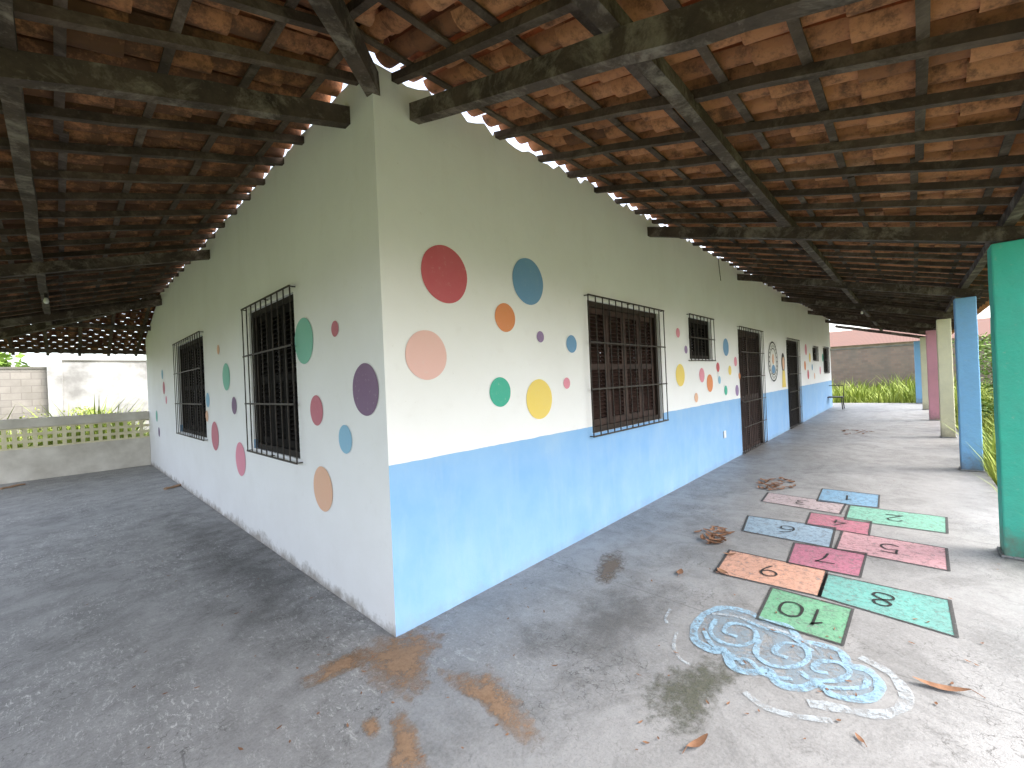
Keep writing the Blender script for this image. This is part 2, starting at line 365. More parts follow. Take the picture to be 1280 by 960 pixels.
dL=[('mint',380,426,29),('rose',419,411,10),('plum',457,487,33),('rose',396,513,19),('sky',432,549,18),('peach',404,611,28),('mint',283,471,17),('rose',269,545,18),
 ('pink',301,574,21),('plum',293,507,11),('sky',260,500,9),('peach',259,520,7),('rose',205,485,8),('mint',196,520,7),('pink',208,500,5),('sky',203,468,6),('plum',199,540,6),('peach',273,437,6)]
dots(dL,0,wl,CX)
# emblem mural
p,t=at(966,452,1,CY); rr=25*t
M_blk=opaque('black_mural_paint',(.03,.03,.035),.1); M_wht=opaque('white_mural_paint',(.8,.8,.78),.1)
g=MB(); g.disc((p.x,CY-.004,p.z),(rr*.95,0,0),(0,0,rr)); em=g.build('mural_emblem',M_wht,wr); em['label']='round painted emblem with a dark ring'
g=MB(); g.disc((p.x,CY-.008,p.z),(rr,0,0),(0,0,rr),r0=.93); g.disc((p.x,CY-.008,p.z),(rr*.68,0,0),(0,0,rr*.68),r0=.93)
for k in range(22):
    a=2*math.pi*k/22; c=Vector((p.x+rr*.8*math.cos(a),CY-.008,p.z+rr*.8*math.sin(a))); e1=Vector((math.cos(a),0,math.sin(a)))*rr*.06; e2=Vector((-math.sin(a),0,math.cos(a)))*rr*.035
    g.poly([c-e1-e2,c+e1-e2,c+e1+e2,c-e1+e2])
g.build('mural_ring',M_blk,wr)
g=MB(); g.disc((p.x,CY-.008,p.z+rr*.12),(rr*.22,0,0),(0,0,rr*.26)); g.build('mural_figure',MD['peach'],wr)
g=MB(); g.disc((p.x,CY-.008,p.z-rr*.38),(rr*.36,0,0),(0,0,rr*.22)); g.build('mural_figure',MD['blue'],wr)
p,t=at(979,462,1,CY); q=22*t
g=MB(); g.disc((p.x,CY-.004,p.z+q*.4),(q*.42,0,0),(0,0,q*.55)); g.build('mural_figure',M_blk,wr)
g=MB(); g.disc((p.x,CY-.008,p.z+q*.35),(q*.3,0,0),(0,0,q*.38)); g.build('mural_figure',MD['peach'],wr)
g=MB(); g.poly([(p.x-q*.3,CY-.006,p.z-q*.05),(p.x+q*.3,CY-.006,p.z-q*.05),(p.x+q*.5,CY-.006,p.z-q),(p.x-q*.5,CY-.006,p.z-q)]); g.build('mural_figure',MD['yellow'],wr)
p,_=at(905,543,1,CY); g=MB(); g.box(p.x-.05,p.x+.05,CY-.02,CY-.001,p.z-.06,p.z+.06); g.build('outlet',M_glassw,wr,bevel=.006)
# ---------------------------------------------------------------- roof
XE=22.8; DE=3.25
planes={
 'R':(lambda s,d:(s,CY-d), lambda d:(CX-d,XE)),
 'L':(lambda s,d:(CX-d,s), lambda d:(CY-d,10.2+d)),
 'F':(lambda s,d:(s,10.2+d), lambda d:(CX-d,6.0))}
def P3(pl,s,d,h=0):
    x,y=planes[pl][0](s,d); return Vector((x,y,zr(d)+h))
tm=MB()
PITCH=.176; CRS=.36; TL=.42
def tilearc(mb,pl,s,d0,d1,r0,r1,up,h0,h1,tone,rot):
    n=6; vs=[];fs=[]
    for (d,r,h) in((d0,r0,h0),(d1,r1,h1)):
        for k in range(n+1):
            a=R(14+152*k/n)
            ls=math.cos(a)*r; hz=(math.sin(a)*r) if up else (r-math.sin(a)*r)
            vs.append(P3(pl,s+ls+(d-d0)*rot,d,hz+h))
    for k in range(n): fs.append((k,k+1,n+2+k,n+1+k))
    mb.add(vs,fs,tone)
for pl in planes:
    smin,smax=planes[pl][1](DE)
    nS=int((smax-smin)/PITCH)+2
    for i in range(nS):
        s=smin+i*PITCH
        for j in range(10):
            d0=-.005+j*CRS
            d1=min(d0+TL,DE+.15)
            lo,hi=planes[pl][1](d0+TL)
            hi2=hi+.10 if pl=='L' else hi
            if s<lo-.10 or s>hi2: continue
            tn=min(1,max(0,random.gauss(.60,.16))); jit=random.uniform(-.003,.006); ro=random.uniform(-.018,.018)
            tilearc(tm,pl,s,d0,d1,.072,.062,False,.066+jit,.094+jit,tn,ro)
            tn2=min(1,max(0,random.gauss(.18,.12)))
            tilearc(tm,pl,s+PITCH/2,d0+.02,d1+.02,.062,.072,True,.100+jit,.120+jit,tn2,ro)
for (cx0,cy0,sy) in((CX,CY,-1),(CX,10.2,1)):  # unseen hip caps, added to stop light coming through along the hips
    for j in range(11):
        t0=-.05+j*.31; t1=t0+.40; vs=[];fs=[]
        for tt,rr_,hh in((t0,.13,.10),(t1,.15,.135)):
            for k in range(7):
                a=math.pi*k/6; of=math.cos(a)*rr_*.7071
                vs.append(Vector((cx0-tt+of,cy0+sy*tt+of*(-1 if sy<0 else 1),zr(tt)+hh+math.sin(a)*rr_*.6)))
        for k in range(6): fs.append((k,k+1,k+8,k+7))
        tm.add(vs,fs,random.uniform(.2,.7))
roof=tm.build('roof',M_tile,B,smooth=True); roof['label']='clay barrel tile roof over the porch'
def rb(name,p,q,w,h,mat,seg=6,jit=.004,tone=None):
    g=MB(); g.bar(p,q,w,h,seg=seg,jit=jit,tone=random.uniform(.2,1) if tone is None else tone); return g.build(name,mat,roof)
for pl,s0,s1,step in(('R',-1.72,XE,.452),('L',-.6,13.3,.452),('F',-1.6,5.0,.452)):
    s=s0
    while s<s1:
        if pl=='R': ds=max(-.02,CX-s)
        elif pl=='L': ds=max(-.02,CY-s,s-10.2)
        else: ds=max(-.02,CX-s)
        if ds<DE-.15:
            j=random.uniform(-.035,.035); w_=random.uniform(.036,.05)
            rb('rafter',P3(pl,s+j,ds,.025),P3(pl,s-j*.5,DE,.025),w_,.048,M_wood,seg=9,jit=.006)
        s+=step+random.uniform(-.04,.04)
for pl in planes:
    for j in range(10):
        d=.20+j*CRS
        if d>DE: break
        lo,hi=planes[pl][1](d)
        g=MB(); L_=hi-lo; n=max(2,int(L_/2.2)); tone=random.uniform(.4,1)
        for k in range(n):
            a=lo+L_*k/n;b=lo+L_*(k+1)/n; e=random.uniform(-.018,.018)
            g.bar(P3(pl,a-.02,d+e,.058),P3(pl,b+.02,d+random.uniform(-.018,.018),.058+.001*(k%2)),.040,.014,tone=tone,seg=5,jit=.004)
        g.build('batten',M_wood,roof)
for pl in planes:
    for d,w,h in((1.45,.07,.08),(2.86,.07,.08)):
        lo,hi=planes[pl][1](d); rb('purlin',P3(pl,lo,d,-.04),P3(pl,hi,d,-.04),w,h,M_beam,seg=20,jit=.007,tone=.9)
for x in(1.62,5.0,8.65,12.3,15.95,19.6,22.6):
    rb('beam',P3('R',x,-.02,-.135),P3('R',x,3.02,-.135),.07,.11,M_beam,seg=12,jit=.006,tone=.95)
for y in(2.62,6.4,10.12):
    rb('beam',P3('L',y,-.02,-.135),P3('L',y,3.02,-.135),.07,.11,M_beam,seg=12,jit=.006,tone=.95)
rb('hip_rafter',(CX+.02,CY+.02,H0-.06),(CX-3.1,CY-3.1,zr(3.1)-.05),.085,.13,M_beam,seg=10,jit=.007,tone=1)
rb('hip_rafter',(CX+.02,10.18,H0-.06),(CX-3.1,13.3,zr(3.1)-.05),.085,.13,M_beam,seg=10,jit=.007,tone=1)
# ---------------------------------------------------------------- columns
def colmat(name,c):
    m,nt,b=newmat(name); p=sep(nt,pos(nt))
    cc=mix(nt,mth(nt,'MULTIPLY',ramp(nt,nz(nt,4,5,.75),[(.4,0),(.7,1)]),.35),c,[x*.65+.07 for x in c])
    cc=mix(nt,mth(nt,'MULTIPLY',ramp(nt,nz(nt,20,5,.8),[(.6,0),(.7,1)]),.3),cc,(.45,.44,.40))
    zb=mth(nt,'ADD',p[2],mth(nt,'MULTIPLY',mth(nt,'SUBTRACT',nz(nt,9,5,.75),.5),.6))
    cc=mix(nt,mth(nt,'MULTIPLY',ramp(nt,zb,[(0,1),(.25,0)]),.7),cc,(.2,.17,.14))
    L(nt,cc,b.inputs['Base Color']); b.inputs['Roughness'].default_value=.75; bump(nt,b,nz(nt,12,5),.45,.02); return m
CC=[('green',(.07,.50,.38),5.0,-.57,'green painted square porch column nearest the camera, at the right edge'),
('blue',(.22,.46,.75),8.65,-.56,'blue painted porch column second in the row, between the green and cream ones'),
('cream',(.80,.75,.53),12.3,-.49,'cream painted porch column standing just behind the near blue one'),
('pink',(.76,.36,.44),15.95,-.40,'pink painted porch column, fourth in the row'),
('cream2',(.82,.78,.56),19.6,-.32,'far cream porch column beyond the pink one'),
('blue2',(.24,.48,.76),22.6,-.18,'farthest blue porch column at the end of the floor')]
for nm,c,x,YC,lab in CC:
    e=empty('porch_column',(x,YC,0),lab,'column','square painted columns along the porch edge')
    mt=colmat('column_paint_'+nm,c); g=MB(); g.bar((x,YC,0),(x,YC,2.395),.21,.21,up=(0,1,0),seg=14,jit=.0018); g.build('shaft',mt,e,bevel=.012)
    g=MB(); g.bar((x,YC,0),(x,YC,.02),.24,.24,up=(0,1,0)); g.build('foot',M_floor,e,bevel=.008)
# ---------------------------------------------------------------- low wall with lattice
lw=empty('low_wall',(-.3,12.5,0),'low dirty cream porch wall with a band of pierced yellowish blocks, behind the left floor','low wall')
g=MB(); g.box(-2.2,CX-.002,12.42,12.56,0,.62); g.build('wall_base',M_low,lw,bevel=.008)
g=MB(); g.box(-2.2,CX-.002,12.40,12.58,1.02,1.2); g.build('wall_cap',M_low,lw,bevel=.012)
g=MB()
for r_ in range(3):
    z0=.622+r_*.133
    for k in range(27):
        x=-2.2+k*.1305; g.box(x-.030,x+.030,12.435,12.48,z0+.0265,z0+.1065)
    g.box(-2.2,CX-.003,12.43,12.49,z0-.002,z0+.026)
    g.box(-2.2,CX-.003,12.432,12.488,z0+.107,z0+.1305)
g.build('lattice',M_lat,lw)
# ---------------------------------------------------------------- floor drawing helpers
def cat(pts,n=8):
    out=[]
    for i in range(len(pts)-1):
        p0=pts[max(i-1,0)];p1=pts[i];p2=pts[i+1];p3=pts[min(i+2,len(pts)-1)]
        for k in range(n):
            t=k/n; out.append(.5*((2*p1)+(-p0+p2)*t+(2*p0-5*p1+4*p2-p3)*t*t+(-p0+3*p1-3*p2+p3)*t**3))
    out.append(pts[-1]); return out
def strip(mb,c,w,z):
    vs=[];fs=[]
    for i,p in enumerate(c):
        d=(c[min(i+1,len(c)-1)]-c[max(i-1,0)]); d=Vector((d.x,d.y,0)).normalized(); s=Vector((-d.y,d.x,0))*w/2*(1+.4*noise.noise(p*14))
        vs+=[Vector((p.x,p.y,z))+s,Vector((p.x,p.y,z))-s]
    for i in range(len(c)-1): fs.append((2*i,2*i+1,2*i+3,2*i+2))
    mb.add(vs,fs)
def ribbon(mb,px,w,z): strip(mb,cat([fl(*p) for p in px]),w,z)
# ---------------------------------------------------------------- hopscotch
DG={'0':[[(0,.45),(-.22,.3),(-.27,0),(-.22,-.3),(0,-.45),(.22,-.3),(.27,0),(.22,.3),(0,.45)]],
'1':[[(-.15,.25),(.05,.45),(.05,.44),(.05,-.45)]],
'2':[[(-.25,.25),(-.1,.45),(.15,.42),(.22,.2),(.0,-.12),(-.26,-.43),(-.25,-.44),(.27,-.43)]],
'3':[[(-.22,.36),(0,.46),(.2,.33),(.15,.1),(-.05,.04),(-.04,.03),(.18,-.05),(.24,-.25),(.08,-.45),(-.24,-.36)]],
'4':[[(.08,.45),(-.1,.15),(-.27,-.12),(-.26,-.13),(.27,-.12)],[(.1,.12),(.1,-.45)]],
'5':[[(.24,.44),(-.18,.43),(-.19,.42),(-.2,.08),(-.19,.07),(.08,.13),(.25,-.1),(.18,-.36),(-.05,-.45),(-.24,-.36)]],
'6':[[(.2,.42),(-.08,.3),(-.24,0),(-.2,-.33),(.02,-.45),(.22,-.3),(.2,-.06),(0,.03),(-.2,-.1)]],
'7':[[(-.25,.42),(.25,.43),(.25,.42),(.05,.05),(-.07,-.45)]],
'8':[[(0,.03),(-.2,.2),(-.15,.4),(0,.46),(.16,.4),(.2,.2),(0,.03),(-.24,-.16),(-.2,-.38),(0,-.46),(.2,-.38),(.24,-.16),(0,.03)]],
'9':[[(.2,.12),(0,-.02),(-.2,.08),(-.22,.3),(-.02,.45),(.18,.36),(.22,.1),(.12,-.2),(-.02,-.45)]]}
HC={1:('blue',(.17,.35,.52),[(1028,611),(1099,619),(1098,635),(1021,627)]),
2:('green',(.18,.45,.34),[(1062,632),(1183,647),(1184,667),(1056,650)]),
3:('pale pink',(.48,.39,.40),[(960,616),(1057,630),(1050,643),(952,627)]),
4:('red',(.46,.15,.21),[(1013,641),(1089,652),(1086,670),(1007,656)]),
5:('pink',(.57,.31,.34),[(1053,664),(1183,686),(1186,714),(1044,687)]),
6:('light blue',(.30,.43,.54),[(935,645),(1044,660),(1038,685),(928,664)]),
7:('crimson',(.47,.15,.23),[(993,679),(1083,692),(1075,722),(984,704)]),
8:('teal',(.14,.42,.375),[(1034,718),(1187,751),(1196,797),(1024,746)]),
9:('orange',(.67,.36,.25),[(912,688),(1034,714),(1024,746),(893,716)]),
10:('green',(.15,.42,.24),[(965,735),(1066,762),(1053,807),(946,774)])}
hp=empty('hopscotch_court',fl(1040,700),'painted hopscotch court numbered 1 to 10 in coloured squares on the porch floor','floor game')
M_line=paint('hopscotch_line',(.045,.045,.045),22,(.52,.68),.7,.3,.10)
M_num=paint('hopscotch_numeral',(.02,.02,.02),22,(.62,.74),.4,.1,.02)
for n,(cn,c,px) in HC.items():
    q=[fl(*p) for p in px]
    mt=paint('floor_paint_%d'%n,c,20,(.44,.66),.72,.85,.16)
    g=MB(); g.poly([v+Vector((0,0,.003)) for v in q][::-1]); sq=g.build('hopscotch_square',mt,hp); sq['label']=cn+' square numbered %d'%n
    c0=sum(q,Vector())/4; g=MB(); w=.012
    o_=[v+(v-c0).normalized()*w+Vector((0,0,.005)) for v in q]; i_=[v-(v-c0).normalized()*w+Vector((0,0,.005)) for v in q]
    g.add(o_+i_,[(k,4+k,4+(k+1)%4,(k+1)%4) for k in range(4)]); g.build('outline',M_line,sq)
    ex=((q[0]+q[3])-(q[1]+q[2])).normalized(); ey=((q[2]+q[3])-(q[0]+q[1]));ey=(ey-ex*ey.dot(ex)).normalized()
    dep=((q[0]+q[1])-(q[2]+q[3])).length/2; hgt=min(dep,.5)*.46
    g=MB(); txt=str(n); off=-.33 if len(txt)==2 else 0; zi=0
    for ci,chh in enumerate(txt):
        for st in DG[chh]:
            pts=[c0+ex*(x+off+.66*ci)*hgt*.95+ey*y*hgt for x,y in st]; strip(g,cat(pts,6),.014,.007+zi*.0008); zi+=1
    g.build('numeral',M_num,sq)
# ---------------------------------------------------------------- chalk cloud
cl=empty('cloud_drawing',fl(985,820),'blue and white chalky cloud drawing with swirls on the floor before the hopscotch','floor drawing')
M_cb=paint('blue_chalk',(.31,.50,.65),24,(.40,.62),.88,.4,.18); M_cw=paint('white_chalk',(.50,.56,.60),16,(.36,.58),.95,.4,.35)
M_fill=paint('cloud_wash',(.26,.35,.42),13,(.36,.60),1,.5,.42)
g=MB(); ol=[(880,768),(868,785),(870,803),(888,814),(905,816),(915,834),(940,842),(960,838),(972,855),(1000,862),(1022,856),(1042,870),(1075,876),(1097,868),(1098,852),(1083,838),(1062,832),(1050,815),(1022,806),(1000,800),(985,784),(955,776),(935,766),(905,760)]
pts=[fl(*p) for p in ol]; c0=sum(pts,Vector())/len(pts); g.add([c0+Vector((0,0,.003))]+[p+Vector((0,0,.003)) for p in pts],[(0,1+i,1+(i+1)%len(pts)) for i in range(len(pts))])
g.build('cloud_wash',M_fill,cl)
g=MB()
ribbon(g,ol+[ol[0]],.042,.005)
jl=[(x+random.uniform(-6,6),y+random.uniform(-4,4)) for x,y in ol]; ribbon(g,jl[2:15],.022,.0058)
ribbon(g,[(895,775),(888,790),(900,803),(925,808),(945,800),(940,786),(915,780),(905,790),(922,797)],.026,.0060)
ribbon(g,[(950,800),(945,818),(962,832),(990,835),(1010,825),(1005,810),(980,805),(968,816),(985,824)],.028,.0067)
ribbon(g,[(1000,840),(1015,850),(1045,852),(1062,842),(1050,830),(1025,828),(1018,838),(1035,843)],.028,.0056)
ribbon(g,[(930,775),(955,786),(985,795),(1015,815)],.028,.0064); ribbon(g,[(905,825),(935,826),(955,845),(990,850)],.026,.0062)
ribbon(g,[(1030,860),(1055,862),(1080,860),(1085,850)],.026,.0069); ribbon(g,[(880,790),(890,806),(915,820),(930,832)],.026,.0065)
g.build('chalk_swirls',M_cb,cl)
g=MB()
ribbon(g,[(1075,822),(1112,842),(1132,868),(1126,886),(1095,894),(1050,886),(1010,880)],.05,.0042)
ribbon(g,[(930,866),(955,884),(990,895),(1040,902)],.035,.0042)
ribbon(g,[(846,790),(842,808),(848,822),(862,832)],.02,.0042); ribbon(g,[(838,762),(832,772),(834,780)],.02,.0042)
ribbon(g,[(890,768),(920,772),(960,785),(990,795),(1020,812)],.024,.0075)
g.build('chalk_halo',M_cw,cl)
# ---------------------------------------------------------------- dirt patches
def blob(name,px,mat,z,lab,cat_,kind='stuff',h=0.0,grow=1.25):
    c=[fl(*p) for p in px]; c0=sum(c,Vector())/len(c); ring=cat(c+[c[0]],5)[:-1]
    vs=[c0+Vector((0,0,z+h))];t=[1.0];fs=[];n=len(ring);K=7
    for k in range(1,K+1):
        for p in ring:
            f=k/K; q=c0+(p-c0)*f*grow; q.z=z+h*(1-f)*(.7+.6*noise.noise(q*9)); vs.append(q); t.append(1-f)
    for i in range(n): fs.append((0,1+i,1+(i+1)%n))
    for k in range(K-1):
        for i in range(n): a=1+k*n+i;b=1+k*n+(i+1)%n; fs.append((a,a+n,b+n,b))
    g=MB(); g.add(vs,fs,t); o=g.build(name,mat,smooth=True); tag(o,lab,cat_,kind=kind)
M_sand=patch('orange_sand',(.28,.175,.105),(.41,.27,.17),14,.6,.85,1.9)
M_moss=patch('mossy_stain',(.08,.088,.062),(.15,.15,.12),15,.6,.75,2.4)
M_brown=patch('brown_dust',(.16,.13,.10),(.24,.19,.15),12,.5,.7,1.9)
M_dk=patch('dark_damp_stain',(.10,.10,.098),(.15,.148,.143),4,1.1,.40,1.9)
blob('sand',[(440,822),(480,800),(525,788),(548,800),(532,830),(530,856),(500,866),(466,848)],M_sand,.002,'orange sand spilled at the foot of the building corner','sand',h=.010,grow=1.6)
blob('sand',[(375,850),(410,828),(450,812),(465,826),(430,842),(390,858)],M_sand,.002,'thin streak of orange sand left of the building corner','sand',h=.005,grow=1.4)
blob('sand',[(548,838),(590,846),(612,838),(640,868),(668,910),(655,928),(618,900),(596,876),(570,864)],M_sand,.0022,'orange sand streak right of the corner on the floor','sand',h=.008,grow=1.5)
blob('sand',[(488,905),(505,890),(522,925),(528,968),(485,968),(492,930)],M_sand,.002,'orange sand trail running to the bottom edge','sand',h=.006,grow=1.6)
blob('sand',[(450,902),(470,897),(474,917),(460,922)],M_sand,.002,'small spot of orange sand beside the bottom trail','sand',h=.004,grow=1.5)
blob('moss_stain',[(805,860),(850,832),(905,822),(935,838),(900,868),(880,908),(840,912),(808,890)],M_moss,.0021,'dark mossy stain beside the chalk cloud','stain',grow=1.4)
blob('dust_patch',[(742,718),(752,693),(775,688),(784,705),(765,730),(745,732)],M_brown,.002,'brown dusty patch on the floor near the blue wall','dirt')
blob('damp_stain',[(200,640),(330,660),(420,760),(470,820),(400,850),(280,790)],M_dk,.0016,'dark damp stain along the foot of the white wall','stain',grow=1.4)
blob('damp_stain',[(660,790),(760,735),(850,730),(820,800),(740,850),(680,840)],M_dk,.0014,'dark stain between the corner and the chalk cloud','stain',grow=1.5)
# ---------------------------------------------------------------- dry leaves
def leafmesh(mb,c,L_,w,ang,curl=.3,tone=.5):
    vs=[];fs=[];n=7; ca,sa=math.cos(ang),math.sin(ang)
    for i in range(n+1):
        t=i/n; x=(t-.5)*L_; hw=w/2*math.sin(math.pi*min(1,max(0.03,t*.94+.03)))**.8
        z=.006+curl*L_*.35*(2*t-1)**2
        for sgn in(-1,0,1):
            y=sgn*hw*(1-.2*curl); zz=z+abs(sgn)*curl*hw*.7+random.uniform(0,.002)
            vs.append(Vector(c)+Vector((x*ca-y*sa,x*sa+y*ca,zz)))
    for i in range(n):
        for k in range(2): a=i*3+k; fs.append((a,a+1,a+4,a+3))
    mb.add(vs,fs,tone)
def leaf(px,py,L_,w,ang,lab,curl=.3,grp=None):
    c=fl(px,py); e=empty('dry_leaf',c,lab,'leaf',grp)
    g=MB(); leafmesh(g,c,L_,w,ang,curl); g.build('blade',M_leafdry,e,smooth=True)
    d=Vector((math.cos(ang),math.sin(ang),0)); g=MB(); g.tube([c-d*L_*.5+Vector((0,0,.006+curl*L_*.35)),c-d*L_*.72+Vector((0,0,.006))],.0015,5); g.build('stalk',M_leafdry,e)
leaf(1177,862,.20,.045,R(-10)+R(180)-R(65),'large curled brown leaf lying alone at the lower right',.35)
leaf(872,932,.12,.035,R(-20),'curled brown leaf at the bottom edge below the chalk cloud',.4)
leaf(850,717,.10,.05,R(10),'brown leaf halfway between the leaf pile and the blue wall',.3)
leaf(903,716,.10,.05,R(60),'brown leaf lying on the edge of the orange square',.3)
leaf(912,694,.10,.04,R(120),'small leaf at the corner of the orange square',.3)
leaf(1075,926,.05,.02,R(40),'tiny leaf fragment at the bottom right of the floor',.3)
for (cx_,cy_,rx_,ry_,n,lab) in((890,670,22,11,30,'heap of dry brown leaves left of the light blue square'),(970,606,25,9,40,'heap of dry brown leaves behind the hopscotch court'),(1070,541,22,4,22,'scatter of dry leaves on the far part of the floor')):
    g=MB()
    for i in range(n):
        a=random.uniform(0,6.28); r_=random.random()**.5
        c=fl(cx_+rx_*r_*math.cos(a),cy_+ry_*r_*math.sin(a)); c.z=random.uniform(0,.03)*(1-r_)
        leafmesh(g,c,random.uniform(.07,.13),random.uniform(.035,.055),random.uniform(0,6.28),random.uniform(.2,.6),random.random())
    o=g.build('leaf_heap',M_leafdry); tag(o,lab,'dry leaves',kind='stuff')
g=MB()
for i in range(130):
    c=fl(random.uniform(60,1250),random.uniform(600,950))
    if c.x>CX-.02 and c.y>CY-.02: continue
    leafmesh(g,c,random.uniform(.012,.035),random.uniform(.006,.014),random.uniform(0,6.28),.3)
o=g.build('leaf_litter',M_leafdry); tag(o,'tiny crumbs of dry leaf scattered over the floor','litter',kind='stuff')
M_pw=simple('pale_wood',(.42,.28,.18),(.30,.19,.12))
for (a,b,lab) in(((0,612),(30,606),'pale wooden plank on the floor by the low wall at the left edge'),((206,612),(226,607),'thin stick lying near the foot of the white wall')):
    g=MB(); p,q=fl(*a),fl(*b); g.bar(p+Vector((0,0,.015)),q+Vector((0,0,.015)),.06,.024,seg=5,jit=.006); o=g.build('wood_plank',M_pw,None); tag(o,lab,'plank')
# ---------------------------------------------------------------- hanging bulbs, wires
for (x,y,z,lab) in((-.1,8.2,2.92,'bare white bulb hanging from the purlin under the left porch roof'),(13.5,.85,2.93,'bare bulb under the right porch roof far along the purlin')):
    e=empty('hanging_bulb',(x,y,z),lab,'light bulb')
    g=MB(); g.tube([(x,y,z+.01),(x,y,z-.06)],[.015,.02],10); g.build('socket',M_iron,e)
    g=MB(); g.tube([(x,y,z-.055),(x,y,z-.075),(x,y,z-.105),(x,y,z-.13),(x,y,z-.137)],[.012,.02,.029,.02,.006],12); g.build('bulb',M_glassw,e,smooth=True)
p,_=at(897,330,1,CY); g=MB(); g.tube([(p.x,CY-.01,p.z+.15),(p.x,CY-.02,p.z-.05),(p.x+.02,CY-.03,p.z-.28)],.005,6); o=g.build('hanging_wire',M_iron); tag(o,'short dark wire hanging down the white wall above the small window','wire')
# ---------------------------------------------------------------- broken chair frame at the far end
cx0=fl(1044,511); e=empty('chair_frame',cx0,'small rusty metal chair frame at the far end of the long wall','chair')
x,y=cx0.x,cx0.y
for sx in(-.25,.25):
    for sy in(-.24,.24):
        g=MB(); g.tube([(x+sx,y+sy,0),(x+sx*.9,y+sy*.9,.42)],.018,6); g.build('leg',M_iron,e)
g=MB(); g.box(x-.26,x+.26,y-.26,y+.26,.42,.45); g.build('seat',M_shut,e)
g=MB(); g.tube([(x+.2,y-.24,.42),(x+.26,y-.24,.85),(x+.26,y+.24,.85),(x+.2,y+.24,.42)],.018,6); g.build('backrest',M_iron,e)
# ---------------------------------------------------------------- outside
def blockwall(name,c1,c2,sx,mort):
    m,nt,b=newmat(name)
    mp=N(nt,'ShaderNodeCombineXYZ'); p=sep(nt,pos(nt)); L(nt,mth(nt,'ADD',p[0],p[1]),mp.inputs[0]); L(nt,p[2],mp.inputs[1])
    br=N(nt,'ShaderNodeTexBrick'); L(nt,mp.outputs[0],br.inputs['Vector']); br.inputs['Scale'].default_value=sx
    br.inputs['Color1'].default_value=(*c1,1);br.inputs['Color2'].default_value=(*c2,1);br.inputs['Mortar'].default_value=(*mort,1);br.inputs['Mortar Size'].default_value=.02
    br.inputs['Brick Width'].default_value=.8;br.inputs['Row Height'].default_value=.4
    c=mix(nt,mth(nt,'MULTIPLY',ramp(nt,nz(nt,1.2,5,.75),[(.38,0),(.66,1)]),.6),br.outputs['Color'],(.15,.14,.12)); L(nt,c,b.inputs['Base Color']); b.inputs['Roughness'].default_value=.95; return m
M_bw=blockwall('grey_block_masonry',(.27,.25,.225),(.22,.205,.185),2,(.18,.165,.15))
M_bw2=blockwall('brown_brick_masonry',(.27,.19,.15),(.20,.145,.12),3,(.20,.18,.16))
M_lime=simple('weathered_white_render',(.40,.395,.38),(.20,.195,.185),1.6,.95,.3,30)
M_cop=simple('dark_mossy_coping',(.18,.17,.15),(.10,.095,.08),2,.95)
e=empty('boundary_wall',(-6,19,-.12),'long grey block boundary wall beyond the weeds at the left','boundary wall')
g=MB(); g.box(-14,-.28,19,19.2,-.12,2.50); g.build('wall',M_bw,e)
g=MB(); g.box(-14,-.28,18.97,19.23,2.502,2.56); g.build('coping',M_cop,e)
e=empty('boundary_wall',(4,19,-.12),'white weathered boundary wall beside the white porch wall','boundary wall')
g=MB(); g.box(.04,14,18.9,19.1,-.12,2.72); g.build('wall',M_lime,e)
g=MB(); g.box(.04,14,18.87,19.13,2.722,2.77); g.build('coping',M_cop,e)
g=MB(); g.box(-.27,.035,18.82,19.15,-.12,2.80); g.build('pillar',M_lime,e)
e=empty('boundary_wall',(30,0,-.12),'dark brick boundary wall at the far right end beyond the grass','boundary wall')
g=MB(); g.box(30,30.2,-14,16,-.12,2.5); g.build('wall',M_bw2,e)
g=MB(); g.box(29.97,30.23,-14,16,2.502,2.58); g.build('coping',M_cop,e)
def rooftile():
    m,nt,b=newmat('far_red_tiles')
    w=N(nt,'ShaderNodeTexWave'); w.inputs['Scale'].default_value=5; w.bands_direction='Y'; L(nt,pos(nt),w.inputs['Vector'])
    c=mix(nt,w.outputs['Fac'],(.13,.06,.045),(.28,.15,.11)); c=mix(nt,mth(nt,'MULTIPLY',nz(nt,3,5),.6),c,(.12,.09,.08)); L(nt,c,b.inputs['Base Color']); b.inputs['Roughness'].default_value=.9; return m
e=empty('neighbour_house',(38,2,-.12),'low house with red clay tile roof behind the brick boundary wall','house')
g=MB(); g.box(34,42,-6,9,-.12,2.9); g.build('wall',M_low,e)
g=MB(); g.add([(33.4,-6.6,2.85),(33.4,9.6,2.85),(38,9.6,4.1),(38,-6.6,4.1),(42.6,-6.6,2.85),(42.6,9.6,2.85)],[(0,3,2,1),(3,4,5,2)]); g.build('roof',rooftile(),e)
def leafmat(name,a,b_):
    m,nt,b=newmat(name)
    t=N(nt,'ShaderNodeAttribute'); t.attribute_name='tone'
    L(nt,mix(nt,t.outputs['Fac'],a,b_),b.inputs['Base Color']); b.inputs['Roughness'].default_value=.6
    return m
M_lf=leafmat('green_foliage',(.08,.15,.025),(.25,.38,.07)); M_gr=leafmat('bright_grass',(.16,.23,.03),(.40,.46,.09)); M_bark=simple('bark',(.12,.09,.06),(.2,.16,.12),10)
